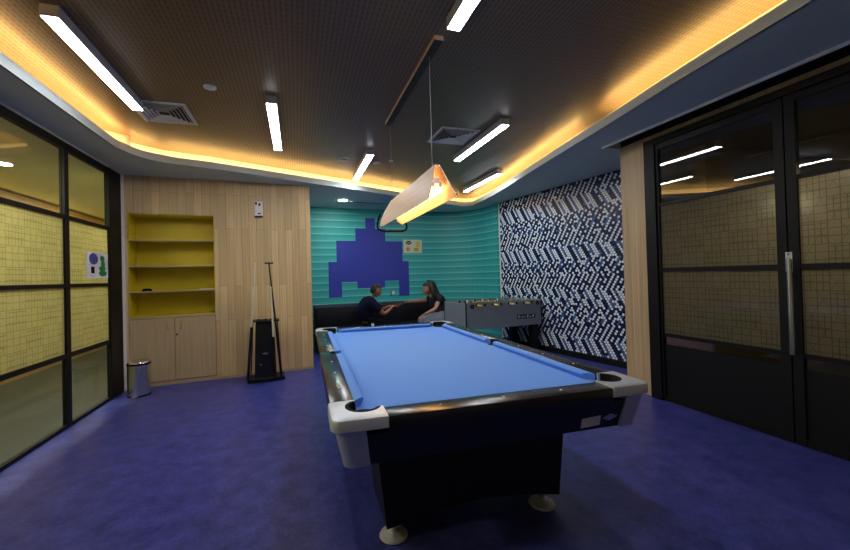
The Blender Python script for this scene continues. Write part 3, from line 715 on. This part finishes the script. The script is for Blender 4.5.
# sticker and diamond badge on the apron front (front plane y = .056->.028 over z .605->.724)
def fy_(z): return .060-(z-.585)*(.032/.139)-.0015
bm = B(); P = [(1.215, .600), (1.325, .606), (1.325, .656), (1.215, .650)]
a = [bm.verts.new((x, fy_(z), z)) for x, z in P]; b = [bm.verts.new((x, fy_(z)+.001, z)) for x, z in P]; bm.faces.new(a); bm.faces.new(b[::-1]); [bm.faces.new((a[i], a[(i+1) % 4], b[(i+1) % 4], b[i])) for i in range(4)]
o = link('paper_label', bm, M['paper'], pool); o['label'] = 'white rectangular paper sticker'
bm = B(); P = [(1.335, .638), (1.382, .622), (1.43, .642), (1.382, .660)]
a = [bm.verts.new((x, fy_(z)-.001, z)) for x, z in P]; b = [bm.verts.new((x, fy_(z)+.001, z)) for x, z in P]; bm.faces.new(a); bm.faces.new(b[::-1]); [bm.faces.new((a[i], a[(i+1) % 4], b[(i+1) % 4], b[i])) for i in range(4)]
o = link('badge', bm, M['steel'], pool); o['label'] = 'silver diamond badge'
# chalk cube on far rail
ck = thing('chalk_cube', 'small white chalk cube with dark tip standing on the far rail of the pool table', 'chalk', (.84, 4.232, .7996), .2)
bm = B(); box(bm, -.013, .013, -.013, .013, 0, .028, .002); link('wrapper', bm, M['paper'], ck)
bm = B(); box(bm, -.010, .010, -.010, .010, .0282, .034, .001); link('chalk_top', bm, M['bluep'], ck)

# ------------------------------------------------------------------ foosball table
fb = thing('foosball_table', 'grey foosball table with yellow rod handles standing by the hexagon wall', 'foosball table', (2.560, 5.31, 0), .08)
FW, FD, z0, z1 = 1.495, .74, .485, .905
bm = B(); th = .03
box(bm, 0, FW, 0, th, z0, z1); link('side_panel', bm, M['foos'], fb)
bm = B(); box(bm, 0, FW, FD-th, FD, z0, z1); link('side_panel', bm, M['foos'], fb)
for x in (0, FW-th):
    bm = B(); box(bm, x, x+th, th+.001, FD-th-.001, z0, z1); link('end_panel', bm, M['foos'], fb)
bm = B(); box(bm, th+.001, FW-th-.001, th+.001, FD-th-.001, .74, .76); link('play_field', bm, M['greenp'], fb)
for x, y in ((0, 0), (0, FD), (FW, 0)):
    bm = B(); sx = 1 if x == 0 else -1; sy = 1 if y == 0 else -1; xs = sorted((x-.004*sx, x+.012*sx)); ys = sorted((y-.004*sy, y+.012*sy))
    box(bm, xs[0], xs[1], ys[0], ys[1], z0, z1+.004); link('corner_edge', bm, M['rubber'], fb)
bm = B(); box(bm, 0, FW, .0, th, z1+.0005, z1+.012, .002); box(bm, 0, FW, FD-th, FD, z1+.0005, z1+.012, .002); link('top_trim', bm, M['steel'], fb)
for x in (.085, .115+FW-.24, ):
    pass
for x in (.035, FW-.165):
    for y in (.03, FD-.15):
        bm = B(); box(bm, x, x+.12, y, y+.12, 0, z0-.001, .004); link('leg', bm, M['matt'], fb)
for x in (.115, FW-.085):
    bm = B(); rings = []
    for r_, y in ((.034, -.0005), (.034, -.012), (.018, -.012), (.018, -.0005)):
        rings.append([(x+r_*math.cos(t*PI/9), y, .855+r_*math.sin(t*PI/9)) for t in range(18)])
    rings.append(rings[0]); loft(bm, rings, cap=False); link('ball_cup', bm, M['rubber'], fb)
for i in range(8):
    x = .20+i*.155; front = i in (0, 2, 4, 6) 
    zz = .872
    bm = B(); y0_, y1_ = (-.12, FD+.06) if front else (-.06, FD+.12)
    tube(bm, [(x, y0_, zz), (x, y1_, zz)], .008, 8); rd = link('rod', bm, M['steel'], fb, True)
    hy = (-.15, -.035) if front else (FD+.035, FD+.15)
    bm = B(); tube(bm, [(x, hy[0], zz), (x, hy[1], zz)], .017, 12); link('handle', bm, M['yellow'], rd, True)
    bm = B(); tube(bm, [(x, -.012, zz), (x, -.001, zz)], .02, 12); link('bearing', bm, M['rubber'], rd, True)
    for k_ in range(3):
        yy = .15+k_*.2; bm = B()
        box(bm, x-.011, x+.011, yy-.014, yy+.014, zz-.075, zz+.025, .003); lathe(bm, [(.008, zz+.025), (.013, zz+.034), (.012, zz+.047), (.005, zz+.054)], x, yy, 10)
        link('player_figure', bm, M['paper'] if i % 2 else M['rubber'], rd)
bm = B(); box(bm, .12, .55, .001, .02, z1+.013, z1+.030); link('score_counter', bm, M['yellow'], fb)
bm = B(); box(bm, .98, 1.36, -.004, -.0005, .60, .675); nb = link('name_plate', bm, M['navy'], fb)
bm = B()
for k_, (dx, w_, h_) in enumerate(((.02, .03, .04), (.07, .015, .02), (.105, .02, .03), (.15, .012, .03), (.20, .035, .045), (.25, .03, .02), (.31, .04, .04))):
    bm = B(); box(bm, .985+dx, .985+dx+w_*.5, -.0055, -.0042, .615, .615+h_); box(bm, .985+dx, .985+dx+w_, -.0055, -.0042, .615+h_-.010, .615+h_+.002)
    link('letter', bm, M['paper'], nb)

# ------------------------------------------------------------------ bench along the teal wall
be = thing('bench_sofa', 'long black upholstered bench running along the teal wall', 'bench', (*T(.30, 0), 0), TA)
BL = 2.75
bm = B(); box(bm, 0, BL, -.78, -.30, .30, .44, .02); link('seat', bm, M['sofa'], be, True)
bm = B(); box(bm, 0, BL, -.76, -.06, 0, .299); link('base', bm, M['matt'], be)
bm = B(); box(bm, 0, BL, -.299, -.14, .30, .80, .03); link('backrest', bm, M['sofa'], be, True)
bm = B(); box(bm, 0, BL, -.139, -.01, .30, .845, .004); link('ledge', bm, M['ledge'], be)

# ------------------------------------------------------------------ litter bin, cue rack, thermostat
bn = thing('pedal_bin', 'round brushed steel pedal bin with black rim in front of the bookcase', 'waste bin', (-1.90, 5.25, 0))
bm = B(); lathe(bm, [(.118, .0), (.124, .012), (.124, .018)], seg=32); link('base_ring', bm, M['rubber'], bn, True)
bm = B(); lathe(bm, [(.12, .0185), (.12, .375)], seg=36); link('body', bm, M['steel'], bn, True)
bm = B(); lathe(bm, [(.125, .3755), (.127, .385), (.124, .40)], seg=32); link('rim', bm, M['rubber'], bn, True)
bm = B(); lathe(bm, [(.118, .4005), (.112, .418), (.07, .428), (.01, .430)], seg=32); link('lid', bm, M['steel'], bn, True)
bm = B(); box(bm, -.03, .03, -.165, -.125, .010, .018, .003); link('pedal', bm, M['steel'], bn)

ck = thing('cue_rack', 'black freestanding cue rack against the oak panelled wall', 'cue rack', (-.438, 5.40, 0), WA)
bm = B(); box(bm, -.235, .235, -.15, .13, .01, .055, .006); link('base', bm, M['matt'], ck)
bm = B(); loft(bm, [[(-.15, -.09, .0555), (.13, -.09, .0555), (.13, .10, .0555), (-.15, .10, .0555)], [(-.125, -.07, .80), (.11, -.07, .80), (.11, .08, .80), (-.125, .08, .80)]]); bd = link('cabinet', bm, M['gloss'], ck)
bm = B(); a_ = [(-.045, .372), (0, .388), (.045, .372), (0, .356)]; loft(bm, [[(x-.01, -.0835, z) for x, z in a_], [(x-.01, -.081, z) for x, z in a_]]); o = link('badge', bm, M['steel'], bd); o['label'] = 'silver diamond badge'
bm = B(); tube(bm, [(-.07, -.086, .23), (-.07, -.10, .23)], .012, 12); link('knob', bm, M['steel'], bd, True)
bm = B(); box(bm, -.180, .180, -.11, .10, .805, .825, .005)
top = link('top_plate', bm, M['matt'], ck)
for x in (-.08, 0, .08):
    bm = B(); rings = []
    for r_, z in ((.028, .8255), (.028, .836), (.017, .836), (.017, .8255)): rings.append([(x+r_*math.cos(t*PI/9), r_*math.sin(t*PI/9)-.03, z) for t in range(18)])
    rings.append(rings[0]); loft(bm, rings, cap=False); link('holder_ring', bm, M['rubber'], top)
bm = B()
for x, xb in ((-.160, -.20), (.160, .20)): tube(bm, [(xb, .06, .056), (x, .06, .804)], .008)
link('side_post', bm, M['matt'], ck)
def cue(name, pb, ptop, label, dark, cat='cue stick', head=False, mat_top='edge_wood'):
    t = thing(name, label, cat, pb, 0, None); d = Vector(ptop)-Vector(pb)
    bm = B(); tube(bm, [(0, 0, 0), d*.03, d*.45], [.017, .018, .014], 12); link('butt', bm, M['gloss'], t, True)
    bm = B(); tube(bm, [d*.4505, d*.99], [.0135, .0085], 12); link('shaft', bm, M['gloss'] if dark else M[mat_top], t, True)
    bm = B(); tube(bm, [d*.9905, d], [.0085, .0078], 10); link('tip', bm, M['rubber'] if dark else M['pearl'], t, True)
    if head:
        bm = B(); e = d; box(bm, e.x-.055, e.x+.055, e.y-.008, e.y+.008, e.z, e.z+.018, .003)
        for x in (-.04, 0, .04): box(bm, e.x+x-.008, e.x+x+.008, e.y-.008, e.y+.008, e.z+.018, e.z+.026)
        link('bridge_head', bm, M['matt'], t)
M['shaft'] = simple('pale_maple', (.62, .60, .48, 1), .35)
cue('cue_stick', (-.655, 5.235, .056), (-.535, 5.245, 1.60), 'pale cue stick at the left side of the black cue rack', False, mat_top='shaft')
cue('cue_stick', (-.31, 5.225, .056), (-.345, 5.235, 1.28), 'pale short cue stick beside the black bridge stick on the cue rack', False, mat_top='shaft')
cue('bridge_stick', (-.235, 5.27, .056), (-.366, 5.29, 1.590), 'black bridge stick with a cross head leaning at the right of the cue rack', True, 'bridge stick', True)
th_ = thing('wall_controller', 'small white wall unit with dark buttons high on the oak panelling', 'wall controller', (-.522, 5.720, 2.425), WA)
bm = B(); box(bm, -.055, .055, -.035, 0, -.115, .095, .008); link('casing', bm, M['paper'], th_)
bm = B(); box(bm, -.045, -.022, -.038, -.0355, .045, .085, .001); box(bm, .0, .025, -.038, -.0355, .03, .07, .001); link('button', bm, M['rubber'], th_)
bm = B(); box(bm, -.015, .03, -.038, -.0355, -.09, -.075); link('label_slot', bm, M['rubber'], th_)
bm = B(); box(bm, -.055, .055, -.034, 0, -.130, -.116, .002); link('base_lip', bm, M['matt'], th_)

# ------------------------------------------------------------------ people
def skin_mesh(verts, edges, radii, sub=1, root=0):
    me = bpy.data.meshes.new('tmp'); me.from_pydata([Vector(v) for v in verts], edges, []); me.update()
    o = bpy.data.objects.new('tmp', me); col.objects.link(o)
    sk = o.modifiers.new('s', 'SKIN'); sk.use_smooth_shade = True
    if not me.skin_vertices: 
        bpy.context.view_layer.objects.active = o
    sv = me.skin_vertices[0].data
    for i, r_ in enumerate(radii): sv[i].radius = (r_, r_) if not isinstance(r_, tuple) else r_; sv[i].use_root = False
    roots = root if isinstance(root, (list, tuple)) else [root]
    for q_ in roots: sv[q_].use_root = True
    s = o.modifiers.new('sub', 'SUBSURF'); s.levels = sub; s.render_levels = sub
    dg = bpy.context.evaluated_depsgraph_get(); dg.update(); m2 = bpy.data.meshes.new_from_object(o.evaluated_get(dg))
    bpy.data.objects.remove(o); return m2
def head_bm(bm, c, face, up_, s=1.0):
    face = Vector(face).normalized(); up_ = Vector(up_); up_ = (up_-face*up_.dot(face)).normalized(); side = up_.cross(face)
    t_ = bmesh.new(); bmesh.ops.create_icosphere(t_, subdivisions=4, radius=1)
    for v in t_.verts:
        x, y, z = v.co  # x side, y front, z up
        nx = x*.076; ny = y*.098; nz = z*.118
        if z < -.1: k_ = (-.1-z)/.9; nx *= 1-.38*k_; ny *= 1-.12*k_; ny += .012*k_*(1 if y > 0 else -.5)
        if y > .6:
            if abs(x) < .20 and -.42 < z < .12: ny += .024*(1-abs(x)/.20)*max(0, min(1, (.12-z)/.40))
            if .0 < z < .28 and .15 < abs(x) < .6: ny -= .008
            if -.62 < z < -.48 and abs(x) < .35: ny += .006
        v.co = Vector(c)+(side*nx+face*ny+up_*nz)*s
    vm = {v: bm.verts.new(v.co) for v in t_.verts}
    for f in t_.faces: bm.faces.new([vm[v] for v in f.verts])
    t_.free()
    for sd in (-1, 1):      # ears
        t_ = bmesh.new(); bmesh.ops.create_icosphere(t_, subdivisions=2, radius=1)
        for v in t_.verts: v.co = Vector(c)+(side*(sd*.078+v.co.x*.010)+face*(-.008+v.co.y*.020)+up_*(-.01+v.co.z*.032))*s
        vm = {v: bm.verts.new(v.co) for v in t_.verts}
        for f in t_.faces: bm.faces.new([vm[v] for v in f.verts])
        t_.free()
    return face, up_, side
def chain_append(V, E, Rr, pts, rads):
    i0 = len(V); V += pts; Rr += rads; E += [(i0+i, i0+i+1) for i in range(len(pts)-1)]; return i0
def person(name, label, J, headc, face, mats, hand_dirs, hair_long=False):
    """J: joints dict"""
    pr = thing(name, label, 'person', (J['pelvis'][0], J['pelvis'][1], 0)); o_ = Vector(pr.location)
    k_ = {n_: Vector(p) for n_, p in J.items()}
    V, E, Rr = [], [], []; idx = {}
    def add(n_, r_): idx[n_] = len(V); V.append(k_[n_]); Rr.append(r_)
    for n_, r_ in (('pelvis', .035), ('waist', .06), ('chest', .105), ('neckb', .062), ('neck', .05), ('ls', .058), ('rs', .058), ('le', .042), ('re', .042), ('lw', .026), ('rw', .026), ('lhip', .035), ('rhip', .035), ('lk', .055), ('rk', .055), ('la', .04), ('ra', .04), ('lt', .035), ('rt', .035)): add(n_, r_)
    for a_, b_ in (('pelvis', 'waist'), ('waist', 'chest'), ('chest', 'neckb'), ('neckb', 'neck'), ('chest', 'ls'), ('chest', 'rs'), ('ls', 'le'), ('rs', 're'), ('le', 'lw'), ('re', 'rw'), ('pelvis', 'lhip'), ('pelvis', 'rhip'), ('lhip', 'lk'), ('rhip', 'rk'), ('lk', 'la'), ('rk', 'ra'), ('la', 'lt'), ('ra', 'rt')): E.append((idx[a_], idx[b_]))
    roots = [0]
    for s, (w_, hd_, nrm) in (('l', hand_dirs[0]), ('r', hand_dirs[1])):
        wv = k_[w_]; d = Vector(hd_).normalized(); n_ = Vector(nrm); n_ = (n_-d*n_.dot(d)).normalized(); sd = d.cross(n_)
        pc = wv+d*.05
        i0 = chain_append(V, E, Rr, [wv-d*.005, wv+d*.035, wv+d*.085], [.024, (.036, .018), (.038, .016)]); roots.append(i0)
        for f_, (off, ln) in enumerate(((-.028, .062), (-.0095, .072), (.0095, .068), (.028, .055))):
            b0 = wv+d*.075+sd*off; i0 = chain_append(V, E, Rr, [b0, b0+d*ln*.45+sd*off*.1, b0+d*ln*.8-n_*.012+sd*off*.15, b0+d*ln*.98-n_*.028+sd*off*.15], [.010, .009, .0085, .0075]); roots.append(i0)
        b0 = wv+d*.03-sd*.025; i0 = chain_append(V, E, Rr, [b0, b0+d*.03-sd*.025-n_*.008, b0+d*.058-sd*.032-n_*.018], [.013, .010, .0085]); roots.append(i0)
    me = skin_mesh(V, E, Rr, 1, roots)
    bm = B(); bm.from_mesh(me)
    hc = Vector(headc); f_, u_, s_ = head_bm(bm, hc, face, Vector((0, 0, 1))+Vector(face)*.15)
    for v in bm.verts: v.co -= o_
    body = link('body', bm, mats['skin'], pr, True)
    rm = body.modifiers.new('union', 'REMESH'); rm.mode = 'VOXEL'; rm.voxel_size = .0085; rm.use_smooth_shade = True
    # face details
    for sd in (-1, 1):
        bm = B(); bmesh.ops.create_icosphere(bm, subdivisions=2, radius=.0105)
        e_ = hc+s_*(sd*.030)+f_*.081+u_*.012-o_
        for v in bm.verts: v.co += e_
        ey = link('eye', bm, mats['eye'], pr, True)
        bm = B(); bmesh.ops.create_icosphere(bm, subdivisions=2, radius=.006)
        for v in bm.verts: v.co += e_+f_*.0065
        link('iris', bm, M['hair'], ey, True)
        bm = B(); tube(bm, [e_+f_*.010+u_*.020-s_*(sd*.014), e_+f_*.011+u_*.025, e_+f_*.004+u_*.019+s_*(sd*.018)], [.003, .004, .002], 6); link('eyebrow', bm, M['hair'], pr, True)
    bm = B(); m_ = hc+f_*.094-u_*.062-o_; tube(bm, [m_-s_*.022-f_*.006, m_+f_*.002, m_+s_*.022-f_*.006], [.003, .007, .003], 8); link('mouth', bm, M['lips'], pr, True)
    # hair
    bm = B(); bmesh.ops.create_icosphere(bm, subdivisions=4, radius=1)
    dele = []
    for v in bm.verts:
        x, y, z = v.co
        if (y > .28 and z < .50) or (z < -.45) or (y > 0 and z < -.15 and abs(x) < .98) : dele.append(v)
        rr = 1.10+.02*math.sin(9*x+5*z)
        v.co = hc+(s_*x*.082*rr/1.05+f_*(y*.104*rr/1.05-.004)+u_*(z*.124*rr/1.05+.002))-o_
    bmesh.ops.delete(bm, geom=dele, context='VERTS')
    hr = link('hair', bm, M['hair'], pr, True); so_ = hr.modifiers.new('thick', 'SOLIDIFY'); so_.thickness = .012; so_.offset = -.3
    if hair_long:
        L_ = mats['locks']; bm = B()
        for pts, rads in L_: tube(bm, [Vector(p)-o_ for p in catmull(pts, 4)], [r_ for r_ in [rads[min(int(i/4), len(rads)-1)]+(rads[min(int(i/4)+1, len(rads)-1)]-rads[min(int(i/4), len(rads)-1)])*((i % 4)/4) for i in range((len(pts)-1)*4+1)]], 12)
        lk = link('long_hair', bm, M['hair'], pr, True)
        rm = lk.modifiers.new('union', 'REMESH'); rm.mode = 'VOXEL'; rm.voxel_size = .012; rm.use_smooth_shade = True
    # clothes
    def garment(nm, names, edges, rads, mat_, extra=None):
        V2 = [k_[n_] if isinstance(n_, str) else Vector(n_) for n_ in names]; me = skin_mesh(V2, edges, rads, 2, 0)
        bm = B(); bm.from_mesh(me)
        for v in bm.verts: v.co -= o_
        link(nm, bm, mat_, pr, True)
    sl = mats['sleeve']; lm = k_['ls'].lerp(k_['le'], sl); rm2 = k_['rs'].lerp(k_['re'], sl)
    garment('shirt', ['pelvis', 'waist', 'chest', 'neckb', 'ls', 'rs', tuple(lm), tuple(rm2), 'lhip', 'rhip'], [(0, 1), (1, 2), (2, 3), (2, 4), (2, 5), (4, 6), (5, 7)] , [.135, .125, .150, .066, .075, .075, .06, .06, .1, .1][:8]+[.01, .01], mats['shirt']) if False else \
    garment('shirt', ['pelvis', 'waist', 'chest', 'neckb', 'ls', 'rs', tuple(lm), tuple(rm2)], [(0, 1), (1, 2), (2, 3), (2, 4), (2, 5), (4, 6), (5, 7)], [.170, .175, .190, .085, .115, .115, .075, .075], mats['shirt'])
    garment('trousers', ['pelvis', 'lhip', 'rhip', 'lk', 'rk', 'la', 'ra'], [(0, 1), (0, 2), (1, 3), (2, 4), (3, 5), (4, 6)], [.155, .14, .14, .088, .088, .058, .058], mats['trousers'])
    for a_, t_2 in (('la', 'lt'), ('ra', 'rt')):
        bm = B(); A_, T_ = k_[a_]-o_, k_[t_2]-o_; d = (T_-A_); d.z = 0; d.normalize(); s2 = Vector((-d.y, d.x, 0)); rings = []
        for t2, w_, h_ in ((-.05, .030, .07), (0, .040, .10), (.08, .046, .075), (.16, .048, .05), (.21, .03, .035)):
            c_ = Vector((A_.x, A_.y, 0))+d*t2; rings.append([c_+s2*(w_*math.cos(q*PI/6))+Vector((0, 0, .004+max(0, h_*(.5+.5*math.sin(q*PI/6))))) for q in range(12)])
        loft(bm, rings); link('shoe', bm, M['rubber'], pr, True)
    return pr
# seated man, facing the right of the picture
man = dict(pelvis=(1.14, 6.80, .545), waist=(1.16, 6.80, .70), chest=(1.25, 6.79, .89), neckb=(1.345, 6.78, 1.00), neck=(1.375, 6.775, 1.05),
           ls=(1.26, 6.95, .95), rs=(1.29, 6.61, .94), le=(1.55, 6.98, .76), re=(1.53, 6.58, .715), lw=(1.72, 6.82, .85), rw=(1.72, 6.66, .85),
           lhip=(1.26, 6.88, .53), rhip=(1.28, 6.70, .53), lk=(1.64, 6.86, .50), rk=(1.64, 6.56, .50), la=(1.60, 6.80, .09), ra=(1.62, 6.50, .09), lt=(1.70, 6.79, .04), rt=(1.72, 6.49, .04))
man = {k: (v[0], v[1], v[2]-(.035 if v[2] > .6 else 0)) for k, v in man.items()}
person('person', 'person in a dark navy shirt with short dark hair, seated leaning forward on the left', man, (1.425, 6.765, 1.115), (.88, -.42, -.22),
       dict(skin=M['skin'], eye=M['eye'], shirt=M['shirt'], trousers=M['trousers'], sleeve=.75),
       (('lw', (.95, -.15, -.15), (0, 0, 1)), ('rw', (.9, .25, .1), (0, .3, 1))))
wom = dict(pelvis=(2.93, 6.86, .555), waist=(2.90, 6.86, .70), chest=(2.82, 6.85, .89), neckb=(2.73, 6.84, 1.00), neck=(2.69, 6.835, 1.05),
           ls=(2.83, 6.72, .93), rs=(2.77, 6.98, .93), le=(2.72, 6.62, .76), re=(2.50, 7.00, .90), lw=(2.46, 6.58, .63), rw=(2.31, 6.92, .905),
           lhip=(2.86, 6.77, .53), rhip=(2.84, 6.94, .53), lk=(2.50, 6.70, .50), rk=(2.52, 6.98, .50), la=(2.52, 6.64, .09), ra=(2.56, 6.90, .09), lt=(2.42, 6.63, .04), rt=(2.46, 6.89, .04))
def sh(p): return (p[0]-.165, p[1], p[2]-(.035 if p[2] > .72 else 0))
wom = {k: sh(v) for k, v in wom.items()}
locks = [([(2.64, 6.86, 1.27), (2.74, 6.85, 1.24), (2.79, 6.83, 1.10), (2.84, 6.80, .97), (2.90, 6.78, .84)], [.05, .072, .075, .075, .045]),
         ([(2.66, 6.80, 1.25), (2.70, 6.74, 1.15), (2.73, 6.71, 1.02), (2.77, 6.70, .90)], [.04, .05, .05, .025]),
         ([(2.70, 6.92, 1.25), (2.76, 6.93, 1.10), (2.82, 6.93, .95)], [.05, .06, .04])]
locks = [([sh(p) for p in a], b) for a, b in locks]
person('person', 'person in a black top with long dark hair, seated beside the foosball table', wom, (2.465, 6.82, 1.105), (-.95, -.28, -.16),
       dict(skin=M['skin2'], eye=M['eye'], shirt=M['topf'], trousers=M['jeans'], sleeve=.45, locks=locks),
       (('lw', (-.85, 0, -.5), (-.4, 0, 1)), ('rw', (-1, -.1, .02), (0, 0, 1))), True)
ob = thing('game_controller', 'small dark red controller held between the hands of the person in navy', 'controller', (1.862, 6.735, .838), .1)
bm = B(); box(bm, -.05, .05, -.03, .03, -.012, .012, .006); link('shell', bm, M['redp'], ob)
